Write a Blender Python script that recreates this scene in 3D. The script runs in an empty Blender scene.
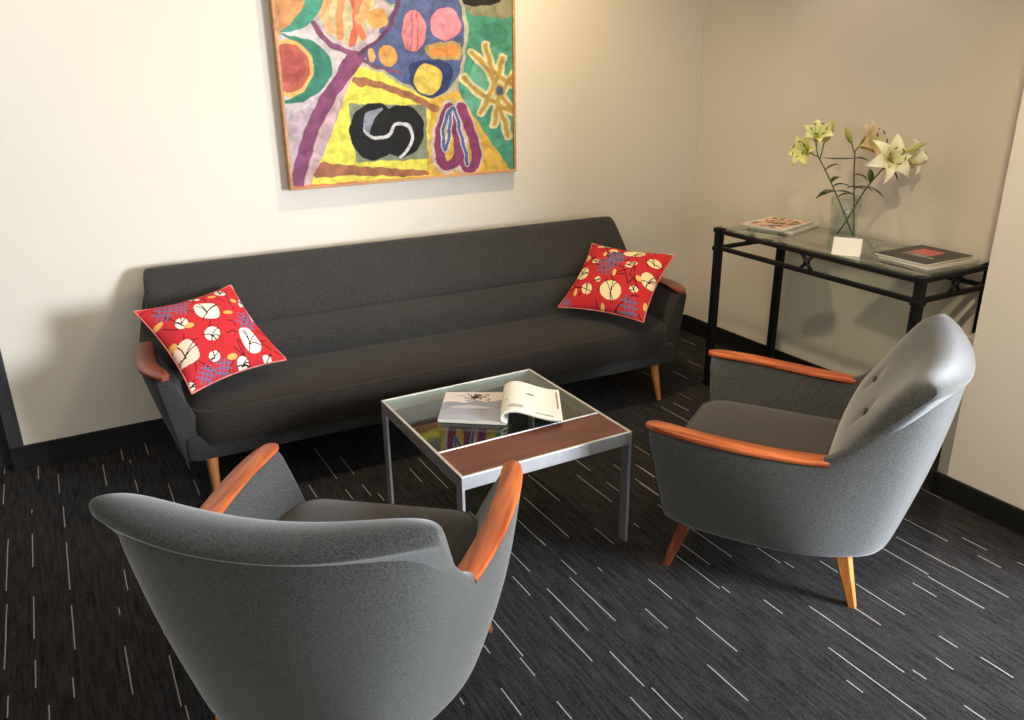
import bpy, bmesh, math, random
import numpy as np
from mathutils import Vector, Matrix
random.seed(7)
C = bpy.context.scene.collection
S = bpy.context.scene

# ---------------- camera, world, light, exposure ----------------
F_PX, PITCH, ROLL, YAW, CAM_H = 816.8, math.radians(20.533), math.radians(-0.666), math.radians(28.93), 1.6
def cam_axes():
    cy, sy, cp, sp = math.cos(YAW), math.sin(YAW), math.cos(PITCH), math.sin(PITCH)
    f = np.array([sy*cp, cy*cp, -sp]); rt = np.array([cy, -sy, 0.0]); up = np.cross(rt, f)
    return math.cos(ROLL)*rt+math.sin(ROLL)*up, -math.sin(ROLL)*rt+math.cos(ROLL)*up, f
AR, AU, AF = cam_axes()
cd = bpy.data.cameras.new('camera'); cam = bpy.data.objects.new('camera', cd); C.objects.link(cam)
cd.sensor_fit = 'HORIZONTAL'; cd.sensor_width = 36; cd.lens = F_PX/1024*36; cd.clip_start = .05
cam.matrix_world = Matrix(((AR[0], AU[0], -AF[0], 0), (AR[1], AU[1], -AF[1], 0), (AR[2], AU[2], -AF[2], CAM_H), (0, 0, 0, 1)))
S.camera = cam
S.view_settings.view_transform = 'Standard'; S.view_settings.look = 'None'
S.view_settings.exposure = 0.0; S.view_settings.gamma = 1; S.view_settings.use_curve_mapping = False

w = bpy.data.worlds.new('daylight'); S.world = w; w.use_nodes = True
bgn = w.node_tree.nodes['Background']; bgn.inputs[0].default_value = (.92, .92, .88, 1); bgn.inputs[1].default_value = 4.3

def area(name, loc, target, sx, sy, power, col, spread=180):
    l = bpy.data.lights.new(name, 'AREA'); l.shape = 'RECTANGLE'; l.size = sx; l.size_y = sy
    l.energy = power; l.color = col; l.spread = math.radians(spread)
    o = bpy.data.objects.new(name, l); C.objects.link(o); o.location = loc
    o.rotation_euler = (Vector(target)-Vector(loc)).to_track_quat('-Z', 'Y').to_euler(); return o
def spot(name, loc, target, power, col, ang, blend, r=.04):
    l = bpy.data.lights.new(name, 'SPOT'); l.energy = power; l.color = col; l.spot_size = math.radians(ang)
    l.spot_blend = blend; l.shadow_soft_size = r
    o = bpy.data.objects.new(name, l); C.objects.link(o); o.location = loc
    o.rotation_euler = (Vector(target)-Vector(loc)).to_track_quat('-Z', 'Y').to_euler(); return o
WARM = (1.0, .80, .56); COOL = (.80, .90, 1.0)
area('window_daylight', (3.20, -.85, 1.30), (.5, 3.2, .5), .6, 1.0, 98, (.84, .91, 1.0), 130)
area('chair_back_fill', (3.20, -.15, 1.15), (2.1, 1.25, .5), .5, .9, 19, (.80, .88, 1.0), 75)  # added fill lamp that brightens the chair backs, not a second window
area('rear_window_daylight', (-.6, -2.8, 1.7), (.3, 2, .9), 2.6, 1.3, 12, (1.0, .95, .86))
spot('wall_downlight_left', (-.3, 2.9, 2.64), (-.2, 3.66, 1.2), 28, (1.0, .88, .72), 120, .9)
spot('wall_downlight_middle', (1.75, 2.72, 2.64), (1.75, 3.66, .9), 96, (1.0, .76, .42), 130, .9)
spot('console_downlight', (2.0, 2.85, 2.64), (3.1, 2.35, .8), 10, (1.0, .72, .48), 80, .8, .02)
spot('vase_downlight', (2.78, 2.65, 2.64), (3.15, 2.35, .6), 16, (1.0, .78, .58), 80, .8, .015)
spot('aisle_downlight', (1.3, .7, 2.64), (2.76, 1.1, .8), 140, (1.0, .80, .52), 80, .9)

# ---------------- helpers ----------------
def new_mat(name):
    m = bpy.data.materials.new(name); m.use_nodes = True
    nt = m.node_tree; return m, nt, nt.nodes['Principled BSDF']
def simple(name, col, rough=.5, metal=0.0, spec=.5, noise=0.0, nscale=40, bump=0.0, coat=0.0):
    m, nt, b = new_mat(name)
    b.inputs['Base Color'].default_value = (*col, 1); b.inputs['Roughness'].default_value = rough
    b.inputs['Metallic'].default_value = metal; b.inputs['Specular IOR Level'].default_value = spec
    b.inputs['Coat Weight'].default_value = coat
    if noise or bump:
        tc = nt.nodes.new('ShaderNodeTexCoord'); n = nt.nodes.new('ShaderNodeTexNoise')
        n.inputs['Scale'].default_value = nscale; n.inputs['Detail'].default_value = 4
        nt.links.new(tc.outputs['Object'], n.inputs['Vector'])
        if noise:
            r = nt.nodes.new('ShaderNodeValToRGB')
            r.color_ramp.elements[0].position = .3; r.color_ramp.elements[1].position = .7
            r.color_ramp.elements[0].color = (*[c*(1-noise) for c in col], 1); r.color_ramp.elements[1].color = (*[min(1, c*(1+noise)) for c in col], 1)
            nt.links.new(n.outputs['Fac'], r.inputs['Fac']); nt.links.new(r.outputs['Color'], b.inputs['Base Color'])
        if bump:
            bp = nt.nodes.new('ShaderNodeBump'); bp.inputs['Strength'].default_value = bump; bp.inputs['Distance'].default_value = .002
            nt.links.new(n.outputs['Fac'], bp.inputs['Height']); nt.links.new(bp.outputs['Normal'], b.inputs['Normal'])
    return m
def srgb(r, g, b):
    f = lambda c: (c/255/12.92) if c/255 <= .04045 else ((c/255+.055)/1.055)**2.4
    return (f(r), f(g), f(b))

def fabric_mat(name, col, sheen=.35):
    m, nt, b = new_mat(name); N, L = nt.nodes.new, nt.links.new
    tc = N('ShaderNodeTexCoord'); n1 = N('ShaderNodeTexNoise'); n1.inputs['Scale'].default_value = 260; n1.inputs['Detail'].default_value = 3
    n2 = N('ShaderNodeTexNoise'); n2.inputs['Scale'].default_value = 6; n2.inputs['Detail'].default_value = 3
    L(tc.outputs['Object'], n1.inputs['Vector']); L(tc.outputs['Object'], n2.inputs['Vector'])
    r = N('ShaderNodeValToRGB'); r.color_ramp.elements[0].position = .32; r.color_ramp.elements[1].position = .68
    r.color_ramp.elements[0].color = (*[c*.55 for c in col], 1); r.color_ramp.elements[1].color = (*[c*1.5 for c in col], 1)
    L(n1.outputs['Fac'], r.inputs['Fac'])
    mx = N('ShaderNodeMix'); mx.data_type = 'RGBA'; mx.blend_type = 'MULTIPLY'; mx.inputs[0].default_value = .5
    r2 = N('ShaderNodeValToRGB'); r2.color_ramp.elements[0].color = (.8, .8, .8, 1); r2.color_ramp.elements[1].color = (1.1, 1.08, 1.05, 1)
    L(n2.outputs['Fac'], r2.inputs['Fac']); L(r.outputs['Color'], mx.inputs[6]); L(r2.outputs['Color'], mx.inputs[7])
    L(mx.outputs[2], b.inputs['Base Color'])
    b.inputs['Roughness'].default_value = .95; b.inputs['Specular IOR Level'].default_value = .15
    b.inputs['Sheen Weight'].default_value = sheen; b.inputs['Sheen Roughness'].default_value = .45
    bp = N('ShaderNodeBump'); bp.inputs['Strength'].default_value = .35; bp.inputs['Distance'].default_value = .001
    L(n1.outputs['Fac'], bp.inputs['Height']); L(bp.outputs['Normal'], b.inputs['Normal'])
    return m
def wood_mat(name, c1, c2, axis='Y', scale=1.0, rough=.38):
    m, nt, b = new_mat(name); N, L = nt.nodes.new, nt.links.new
    tc = N('ShaderNodeTexCoord'); mp = N('ShaderNodeMapping')
    s = [26, 26, 26]; s['XYZ'.index(axis)] = 2.2; mp.inputs['Scale'].default_value = [v*scale for v in s]
    L(tc.outputs['Object'], mp.inputs['Vector'])
    n = N('ShaderNodeTexNoise'); n.inputs['Scale'].default_value = 1.6; n.inputs['Detail'].default_value = 6; n.inputs['Distortion'].default_value = .8
    L(mp.outputs['Vector'], n.inputs['Vector'])
    r = N('ShaderNodeValToRGB'); r.color_ramp.elements[0].position = .32; r.color_ramp.elements[1].position = .62
    r.color_ramp.elements[0].color = (*c1, 1); r.color_ramp.elements[1].color = (*c2, 1)
    L(n.outputs['Fac'], r.inputs['Fac']); L(r.outputs['Color'], b.inputs['Base Color'])
    b.inputs['Roughness'].default_value = rough; b.inputs['Coat Weight'].default_value = .15
    return m

M = {}
M['fabric'] = fabric_mat('charcoal_wool', srgb(72, 73, 72), .5)
M['sofa_fabric'] = fabric_mat('dimmed_charcoal_wool', srgb(56, 55, 54), .15); M['sofa_seat'] = fabric_mat('dimmed_charcoal_wool_seat', srgb(49, 44, 40), .10)  # same wool as the armchairs, colour darkened to offset the strong light here
M['seat_fabric'] = fabric_mat('charcoal_wool_seat', srgb(70, 65, 61))
M['teak'] = wood_mat('orange_teak', srgb(134, 52, 24), srgb(206, 108, 56))
M['teak_dark'] = wood_mat('worn_dark_teak', srgb(96, 44, 28), srgb(140, 68, 44))
M['beech'] = wood_mat('honey_wood', srgb(182, 106, 48), srgb(216, 144, 78), 'Z')
M['leg_dark'] = wood_mat('red_brown_wood', srgb(100, 50, 32), srgb(136, 72, 44), 'Z')
M['walnut'] = wood_mat('red_brown_veneer', srgb(92, 48, 34), srgb(112, 60, 42), 'X', .8, .35)
M['chrome'] = simple('brushed_steel', (.74, .74, .75), .48, 1.0, noise=.06, nscale=30)
M['black_metal'] = simple('black_painted_metal', (.008, .008, .009), .45, 0, .3, bump=.2, nscale=60)
M['button'] = simple('button_cloth', srgb(70, 70, 70), .9)
M['glide'] = simple('metal_glide', (.5, .5, .5), .4, 1)
M['white_paper'] = simple('white_paper', srgb(244, 240, 228), .6, noise=.02, nscale=8)
M['page_edge'] = simple('page_edges', srgb(226, 220, 204), .8, noise=.12, nscale=300)
M['ink'] = simple('black_ink', (.02, .02, .02), .5)

def glass_mat(name, tint, rough=.0, refl=.07):
    m = bpy.data.materials.new(name); m.use_nodes = True; nt = m.node_tree; nt.nodes.clear(); N, L = nt.nodes.new, nt.links.new
    o = N('ShaderNodeOutputMaterial'); mx = N('ShaderNodeMixShader'); t = N('ShaderNodeBsdfTransparent'); g = N('ShaderNodeBsdfGlossy')
    t.inputs[0].default_value = (*tint, 1); g.inputs[0].default_value = (1, 1, 1, 1); g.inputs['Roughness'].default_value = rough
    lw = N('ShaderNodeLayerWeight'); lw.inputs[0].default_value = .5; pw = N('ShaderNodeMath'); pw.operation = 'POWER'; pw.inputs[1].default_value = 4.0
    mul = N('ShaderNodeMath'); mul.operation = 'MULTIPLY_ADD'; mul.inputs[1].default_value = .9; mul.inputs[2].default_value = refl; mul.use_clamp = True
    L(lw.outputs['Facing'], pw.inputs[0]); L(pw.outputs[0], mul.inputs[0]); L(mul.outputs[0], mx.inputs[0]); L(t.outputs[0], mx.inputs[1]); L(g.outputs[0], mx.inputs[2]); L(mx.outputs[0], o.inputs[0])
    return m
M['glass'] = glass_mat('clear_glass', (.78, .84, .80), 0, .028)
M['console_glass'] = glass_mat('green_tinted_glass', (.80, .87, .83))
M['vase_glass'] = glass_mat('thin_clear_glass', (.93, .96, .94), 0, .06)

def link(name, bm, mats, parent=None, smooth=True, loc=None):
    me = bpy.data.meshes.new(name); bm.normal_update(); bm.to_mesh(me); bm.free()
    for m in (mats if isinstance(mats, (list, tuple)) else [mats]): me.materials.append(m)
    if smooth:
        for p in me.polygons: p.use_smooth = True
    o = bpy.data.objects.new(name, me); C.objects.link(o)
    if parent: o.parent = parent
    if loc: o.location = loc
    return o
def auto_smooth(o, deg=35):
    me = o.data; bm = bmesh.new(); bm.from_mesh(me)
    for e in bm.edges:
        if len(e.link_faces) == 2 and e.calc_face_angle(0) > math.radians(deg): e.smooth = False
    bm.to_mesh(me); bm.free(); return o
def thing(name, label, cat, loc=(0, 0, 0), rz=0, group=None):
    o = bpy.data.objects.new(name, None); C.objects.link(o); o.location = loc; o.rotation_euler = (0, 0, rz); o.empty_display_size = .1
    o['label'] = label; o['category'] = cat
    if group: o['group'] = group
    return o
def box(bm, lo, hi, mi=0, bev=0.0, mat=None):
    b2 = bmesh.new(); bmesh.ops.create_cube(b2, size=1)
    for v in b2.verts: v.co = Vector([lo[i]+(v.co[i]+.5)*(hi[i]-lo[i]) for i in range(3)])
    if bev: bmesh.ops.bevel(b2, geom=b2.edges[:], offset=bev, segments=2, affect='EDGES', profile=.5)
    merge(bm, b2, mi, mat)
def merge(bm, b2, mi=0, mat=None):
    if mat is not None: bmesh.ops.transform(b2, matrix=mat, verts=b2.verts)
    mp = {}
    for v in b2.verts: mp[v] = bm.verts.new(v.co)
    for f in b2.faces:
        try: nf = bm.faces.new([mp[v] for v in f.verts]); nf.material_index = mi if mi else f.material_index
        except ValueError: pass
    b2.free()
def loft(bm, rings, closed=True, cap0=True, cap1=True, mi=0, loop=False):
    vs = [[bm.verts.new(p) for p in r] for r in rings]; n = len(rings[0])
    pairs = list(zip(vs, vs[1:]))+([(vs[-1], vs[0])] if loop else [])
    for a, b in pairs:
        for i in range(n if closed else n-1):
            j = (i+1) % n
            f = bm.faces.new((a[i], a[j], b[j], b[i])); f.material_index = mi
    if cap0 and not loop: bm.faces.new(vs[0][::-1]).material_index = mi
    if cap1 and not loop: bm.faces.new(vs[-1]).material_index = mi
    return vs
def fix(bm, merge_d=0):
    if merge_d: bmesh.ops.remove_doubles(bm, verts=bm.verts, dist=merge_d)
    bmesh.ops.recalc_face_normals(bm, faces=bm.faces[:])
def tube(bm, pts, rad, seg=8, mi=0, cap=True):
    pts = [Vector(p) for p in pts]; n = len(pts); rads = rad if isinstance(rad, (list, tuple)) else [rad]*n; rings = []
    up = Vector((0, 0, 1)) if abs((pts[-1]-pts[0]).normalized().z) < .9 else Vector((1, 0, 0))
    for i, p in enumerate(pts):
        t = (pts[min(i+1, n-1)]-pts[max(i-1, 0)]).normalized()
        a = t.cross(up).normalized(); b = t.cross(a).normalized(); up = -b if False else up
        rings.append([p+(a*math.cos(2*math.pi*k/seg)+b*math.sin(2*math.pi*k/seg))*rads[i] for k in range(seg)])
    loft(bm, rings, cap0=cap, cap1=cap, mi=mi)
def cr(P, n):
    """Catmull-Rom resample of a list of equal-length vectors into n points per span"""
    P = [np.array(p, float) for p in P]; out = []
    for i in range(len(P)-1):
        p0 = P[i-1] if i else 2*P[0]-P[1]; p1, p2 = P[i], P[i+1]; p3 = P[i+2] if i+2 < len(P) else 2*P[-1]-P[-2]
        for k in range(n):
            t = k/n; out.append(.5*((2*p1)+(-p0+p2)*t+(2*p0-5*p1+4*p2-p3)*t*t+(-p0+3*p1-3*p2+p3)*t**3))
    out.append(P[-1]); return out
def subsurf(o, lv=2):
    m = o.modifiers.new('subsurf', 'SUBSURF'); m.levels = lv; m.render_levels = lv; return o
def struct(name, bm, mats, smooth=False, parent=None):
    o = link(name, bm, mats, parent, smooth)
    if not parent: o['kind'] = 'structure'
    return o

# raster painter: evaluates shapes at sample points, gives colour per vertex
def seg_dist(P, a, b):
    a = np.array(a, float); b = np.array(b, float); d = b-a; t = np.clip(((P-a)@d)/(d@d+1e-9), 0, 1)
    return np.linalg.norm(P-(a+t[:, None]*d), axis=1)
def in_poly(P, poly):
    x, y = P[:, 0], P[:, 1]; ins = np.zeros(len(P), bool); n = len(poly)
    for i in range(n):
        x1, y1 = poly[i]; x2, y2 = poly[(i+1) % n]
        if y1 == y2: continue
        c = ((y1 > y) != (y2 > y)) & (x < (x2-x1)*(y-y1)/(y2-y1)+x1); ins ^= c
    return ins
class Paint:
    def __init__(s, P, base): s.P = P; s.c = np.tile(np.array(srgb(*base)), (len(P), 1))
    def poly(s, pts, col, smooth=3):
        if smooth:
            q = cr([pts[-1]]+list(pts)+[pts[0], pts[1]], smooth); q = q[smooth:-smooth]
            pts = [tuple(v) for v in q]
        s.c[in_poly(s.P, pts)] = srgb(*col)
    def flat(s, pts, col): s.poly(pts, col, 0)
    def ell(s, x, y, a, b, col, rot=0):
        d = s.P-np.array([x, y]); c_, s_ = math.cos(rot), math.sin(rot)
        u = d[:, 0]*c_+d[:, 1]*s_; v = -d[:, 0]*s_+d[:, 1]*c_
        s.c[(u/a)**2+(v/b)**2 < 1] = srgb(*col)
    def line(s, pts, wd, col, sm=4):
        if sm and len(pts) > 2: pts = cr(pts, sm)
        k = np.zeros(len(s.P), bool)
        for a, b in zip(pts, pts[1:]): k |= seg_dist(s.P, a, b) < wd/2
        s.c[k] = srgb(*col)
def set_colours(me, cols, name='paint'):
    a = me.color_attributes.new(name, 'FLOAT_COLOR', 'POINT')
    buf = np.ones((len(me.vertices), 4), np.float32); buf[:len(cols), :3] = cols; a.data.foreach_set('color', buf.ravel())
def painted_mat(name, rough=.6, brush=.0, bscale=30, bump=.0, spec=.4, coat=0):
    m, nt, b = new_mat(name); N, L = nt.nodes.new, nt.links.new
    at = N('ShaderNodeAttribute'); at.attribute_name = 'paint'; col = at.outputs['Color']
    tc = N('ShaderNodeTexCoord'); n = N('ShaderNodeTexNoise'); n.inputs['Scale'].default_value = bscale; n.inputs['Detail'].default_value = 5; n.inputs['Distortion'].default_value = .6
    L(tc.outputs['Object'], n.inputs['Vector'])
    if brush:
        r = N('ShaderNodeValToRGB'); r.color_ramp.elements[0].position = .3; r.color_ramp.elements[1].position = .7
        r.color_ramp.elements[0].color = (1-brush, 1-brush, 1-brush, 1); r.color_ramp.elements[1].color = (1+brush*.5, 1+brush*.5, 1+brush*.5, 1)
        L(n.outputs['Fac'], r.inputs['Fac']); mx = N('ShaderNodeMix'); mx.data_type = 'RGBA'; mx.blend_type = 'MULTIPLY'; mx.inputs[0].default_value = 1
        L(col, mx.inputs[6]); L(r.outputs['Color'], mx.inputs[7]); col = mx.outputs[2]
    L(col, b.inputs['Base Color'])
    if bump:
        bp = N('ShaderNodeBump'); bp.inputs['Strength'].default_value = bump; bp.inputs['Distance'].default_value = .002
        L(n.outputs['Fac'], bp.inputs['Height']); L(bp.outputs['Normal'], b.inputs['Normal'])
    b.inputs['Roughness'].default_value = rough; b.inputs['Specular IOR Level'].default_value = spec; b.inputs['Coat Weight'].default_value = coat
    return m

# ---------------- room ----------------
def wall_mat(name, col):
    m, nt, b = new_mat(name); N, L = nt.nodes.new, nt.links.new
    tc = N('ShaderNodeTexCoord'); n = N('ShaderNodeTexNoise'); n.inputs['Scale'].default_value = 180; n.inputs['Detail'].default_value = 3
    n2 = N('ShaderNodeTexNoise'); n2.inputs['Scale'].default_value = 1.5
    L(tc.outputs['Object'], n.inputs['Vector']); L(tc.outputs['Object'], n2.inputs['Vector'])
    r = N('ShaderNodeValToRGB'); r.color_ramp.elements[0].color = (*[c*.97 for c in col], 1); r.color_ramp.elements[1].color = (*[min(1, c*1.02) for c in col], 1)
    L(n2.outputs['Fac'], r.inputs['Fac']); L(r.outputs['Color'], b.inputs['Base Color'])
    b.inputs['Roughness'].default_value = .55; b.inputs['Specular IOR Level'].default_value = .3
    bp = N('ShaderNodeBump'); bp.inputs['Strength'].default_value = .12; bp.inputs['Distance'].default_value = .001
    L(n.outputs['Fac'], bp.inputs['Height']); L(bp.outputs['Normal'], b.inputs['Normal'])
    return m
WALL = wall_mat('warm_white_paint', srgb(224, 216, 202))
CEIL = simple('ceiling_white', srgb(235, 232, 225), .8)
SKIRT = simple('black_vinyl_skirting', (.009, .0095, .010), .6, bump=.1, spec=.3)
FRAME = simple('dark_door_metal', srgb(52, 52, 54), .45, noise=.06, nscale=12)
DOOR = simple('near_black_door', srgb(24, 25, 28), .5)
GUARD = simple('grey_panel', srgb(150, 146, 138), .5)

def carpet_mat():
    m, nt, b = new_mat('charcoal_loop_carpet'); N, L = nt.nodes.new, nt.links.new
    tc = N('ShaderNodeTexCoord'); mp = N('ShaderNodeMapping'); mp.inputs['Scale'].default_value = (420, 60, 1); L(tc.outputs['Object'], mp.inputs['Vector'])
    n = N('ShaderNodeTexNoise'); n.inputs['Scale'].default_value = 1; n.inputs['Detail'].default_value = 3; L(mp.outputs['Vector'], n.inputs['Vector'])
    n2 = N('ShaderNodeTexNoise'); n2.inputs['Scale'].default_value = 260; n2.inputs['Detail'].default_value = 2; L(tc.outputs['Object'], n2.inputs['Vector'])
    mp3 = N('ShaderNodeMapping'); mp3.inputs['Scale'].default_value = (95, 8, 1); L(tc.outputs['Object'], mp3.inputs['Vector'])
    n3 = N('ShaderNodeTexNoise'); n3.inputs['Scale'].default_value = 1; n3.inputs['Detail'].default_value = 2; L(mp3.outputs['Vector'], n3.inputs['Vector'])
    ad = N('ShaderNodeMath'); ad.operation = 'ADD'; L(n.outputs['Fac'], ad.inputs[0]); L(n2.outputs['Fac'], ad.inputs[1])
    ad2 = N('ShaderNodeMath'); ad2.operation = 'ADD'; L(ad.outputs[0], ad2.inputs[0]); L(n3.outputs['Fac'], ad2.inputs[1])
    dv = N('ShaderNodeMath'); dv.operation = 'DIVIDE'; dv.inputs[1].default_value = 3; L(ad2.outputs[0], dv.inputs[0])
    r = N('ShaderNodeValToRGB'); r.color_ramp.elements[0].position = .38; r.color_ramp.elements[1].position = .62
    r.color_ramp.elements[0].color = (*srgb(14, 13, 13), 1); r.color_ramp.elements[1].color = (*srgb(60, 58, 58), 1)
    L(dv.outputs[0], r.inputs['Fac']); L(r.outputs['Color'], b.inputs['Base Color'])
    b.inputs['Roughness'].default_value = 1; b.inputs['Specular IOR Level'].default_value = .1
    bp = N('ShaderNodeBump'); bp.inputs['Strength'].default_value = .6; bp.inputs['Distance'].default_value = .003
    L(dv.outputs[0], bp.inputs['Height']); L(bp.outputs['Normal'], b.inputs['Normal'])
    return m
YARN = simple('pale_carpet_yarn', srgb(158, 154, 144), .95, noise=.25, nscale=250)
X0, X1, YB, YF, H = -2.4, 3.24, 3.665, -3.0, 2.7
CX, CY = 2.76, 1.60     # corner of the projecting wall on the right
DASHES=[(-0.386,3.642,3.801),(-0.264,3.52,3.691),(-0.194,3.65,3.688),(-0.193,3.347,3.526),(-0.385,3.359,3.54),(-0.009,3.647,3.685),(0.054,3.527,3.644),(0.078,3.477,3.517),(0.153,3.527,3.684),(-0.026,3.32,3.527),(0.078,3.197,3.31),(0.191,3.015,3.207),(0.287,3.305,3.468),(0.285,3.045,3.194),(-0.184,3.055,3.224),(-0.289,3.23,3.256),(-0.288,2.829,3.063),(-0.364,2.723,3.068),(-0.184,2.626,2.938),(-0.022,2.527,2.657),(-0.287,2.412,2.645),(-0.361,2.307,2.643),(-0.184,2.301,2.535),(-0.056,2.408,2.447),(0.051,2.239,2.344),(-0.057,2.024,2.243),(-0.285,2.183,2.308),(0.05,1.912,2.137),(-0.195,2.088,2.176),(-0.35,2.097,2.185),(-0.255,2.013,2.093),(0.06,1.847,1.911),(0.791,2.905,3.221),(0.864,2.907,3.09),(0.678,2.798,2.913),(0.794,2.72,2.805),(0.864,2.707,2.808),(0.894,2.645,2.707),(1.079,2.704,2.835),(1.147,2.608,2.905),(1.144,2.322,2.416),(1.713,2.444,2.563),(1.643,2.199,2.443),(1.714,2.216,2.334),(1.825,2.368,2.443),(2.007,2.435,2.536),(1.903,2.27,2.397),(1.829,2.148,2.301),(1.622,1.931,2.038),(1.475,2.303,2.546),(1.37,2.078,2.398),(1.27,2.071,2.271),(1.481,1.962,2.08),(3.104,3.405,3.528),(2.897,3.113,3.224),(2.786,2.956,3.02),(2.721,3.025,3.142),(2.553,2.798,2.894),(2.453,2.701,2.818),(2.576,3.096,3.227),(2.554,2.805,2.891),(2.369,2.599,2.807),(2.008,2.436,2.503),(2.451,2.707,2.815),(1.147,1.969,2.114),(1.084,1.859,1.974),(1.272,1.881,1.975),(1.354,1.852,1.878),(1.243,1.625,1.877),(1.148,1.629,1.864),(1.084,1.515,1.74),(0.926,1.63,1.826),(1.464,1.343,1.516),(1.354,1.188,1.345),(1.15,1.366,1.525),(1.458,1.624,1.742),(1.356,1.52,1.627),(0.915,1.546,1.629),(0.85,1.687,1.74),(0.812,1.44,1.551),(0.917,1.365,1.436),(0.7,1.548,1.574),(1.094,1.263,1.353),(1.164,1.224,1.351),(1.272,2.076,2.114),(1.8,1.053,1.385),(1.701,0.917,1.226),(1.702,1.4,1.477),(1.357,1.522,1.624),(2.49,1.396,1.603),(2.555,1.296,1.386),(2.499,1.212,1.293),(2.576,1.182,1.205),(2.362,1.297,1.504),(2.366,1.107,1.296),(2.26,1.306,1.504),(2.249,1.111,1.3),(2.177,1.221,1.304),(2.016,1.213,1.391),(1.913,1.217,1.315),(2.018,1.044,1.101),(1.926,0.994,1.047),(1.828,1.007,1.048),(2.037,0.894,0.987),(1.639,1.058,1.111),(1.828,0.841,0.898),(1.894,1.592,1.698),(1.912,1.55,1.59),(1.779,1.701,1.956),(1.685,1.702,1.855),(1.623,1.589,1.8),(1.636,1.555,1.593),(1.78,2.007,2.095),(1.622,1.932,2.007),(1.824,2.147,2.264),(1.906,2.269,2.373),(2.736,1.592,1.717),(2.017,1.455,1.535)]
bm = bmesh.new(); box(bm, (X0-.2, YF-.2, -.05), (X1+.3, YB+.9, 0))
def dash(x, y0, y1, wd=.0032):
    n = max(2, int((y1-y0)/.02)); ring = []
    L_, R_ = [], []
    for k in range(n+1):
        y = y0+(y1-y0)*k/n; j = random.uniform(-.0004, .0004)
        L_.append(bm.verts.new((x-wd/2+j, y, .0008))); R_.append(bm.verts.new((x+wd/2+j, y, .0008)))
    for k in range(n):
        f = bm.faces.new((L_[k], R_[k], R_[k+1], L_[k+1])); f.material_index = 1
for x, y0, y1 in DASHES: dash(x, y0, y1)
cols = [-.385, -.285, -.185, -.056, .051, .079, .19, .287]
for t in range(-4, 8):       # the woven pattern goes on beyond the view
    for x in [t*.5+v for v in (.02, .11, .15, .24, .35, .46)]:
        y = YF+random.random()*.3
        while y < YB:
            l = random.choice((.05, .1, .12, .2, .22, .3)); g = random.choice((.1, .2, .35, .5))
            vis = x > -.45 and y+l > .8 and x < X1
            if not vis: dash(x+random.uniform(-.01, .01), y, y+l)
            y += l+g
struct('floor', bm, [carpet_mat(), YARN])

T = .12
bm = bmesh.new(); box(bm, (-.30, YB, 0), (X1+T, YB+T, H)); box(bm, (X0, YB, 0), (-1.32, YB+T, H)); box(bm, (-1.32, YB, 2.15), (-.30, YB+T, H))
struct('wall_back', bm, WALL)
bm = bmesh.new(); box(bm, (X1, .3, 0), (X1+T, YB, H)); box(bm, (X1, YF, 0), (X1+T, -2.1, H)); box(bm, (X1, -2.1, 2.2), (X1+T, .3, H)); box(bm, (X1, -2.1, 0), (X1+T, .3, .3)); struct('wall_right', bm, WALL)
bm = bmesh.new(); box(bm, (CX, .62, 0), (X1, CY, H)); struct('wall_right_front', bm, WALL)
bm = bmesh.new(); box(bm, (X0-T, YF, 0), (X0, YB+T, H)); struct('wall_left', bm, simple('darkened_unseen_wall', srgb(84, 76, 68), .6, noise=.1, nscale=3))  # unseen wall, its colour darkened to cut bounce light from the left
bm = bmesh.new(); box(bm, (X0, YF-T, 0), (-1.9, YF, H)); box(bm, (1.5, YF-T, 0), (X1, YF, H)); box(bm, (-1.9, YF-T, 0), (1.5, YF, .8)); box(bm, (-1.9, YF-T, 2.4), (1.5, YF, H)); struct('wall_rear', bm, WALL)
bm = bmesh.new(); box(bm, (X0-T, YF-T, H), (X1+T, YB+T, H+.1)); struct('ceiling', bm, CEIL)
# door at the left of the back wall
bm = bmesh.new(); box(bm, (-1.318, YB+.03, .002), (-.302, YB+.075, 2.148), bev=.002); d = struct('door_1', bm, DOOR)
bm = bmesh.new(); box(bm, (-.35, YB-.018, .10), (-.297, YB+.10, 2.16), bev=.003); box(bm, (-1.33, YB-.018, 0), (-1.27, YB+.10, 2.16), bev=.003); box(bm, (-1.33, YB-.018, 2.10), (-.297, YB+.10, 2.16), bev=.003); struct('trim_1', bm, FRAME)
# skirtings
def skirt(name, lo, hi):
    bm = bmesh.new(); box(bm, lo, hi, bev=.003); struct(name, bm, SKIRT)
skirt('baseboard_back', (-.352, YB-.014, 0), (X1, YB, .10))
skirt('baseboard_right', (X1-.014, CY, 0), (X1, YB-.014, .10))
skirt('baseboard_right_front', (CX-.014, .62, 0), (CX, CY+.045, .09))
bm = bmesh.new(); box(bm, (CX+.002, CY, .0), (CX+.22, CY+.042, .635), bev=.002); struct('trim_2', bm, GUARD)
# window in the projecting wall, behind the camera's right
bm = bmesh.new()
for lo, hi in (((X1+.06, -2.1, .3), (X1+.11, -2.05, 2.2)), ((X1+.06, .25, .3), (X1+.11, .3, 2.2)), ((X1+.06, -2.1, 2.15), (X1+.11, .3, 2.2)), ((X1+.06, -2.1, .3), (X1+.11, .3, .35)), ((X1+.06, -.92, .3), (X1+.11, -.88, 2.2))): box(bm, lo, hi, bev=.003)
struct('window_1', bm, FRAME)
# corner bead where the two walls meet
bm = bmesh.new(); box(bm, (X1-.006, YB-.006, .1), (X1, YB, H)); struct('trim_3', bm, WALL)

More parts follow.
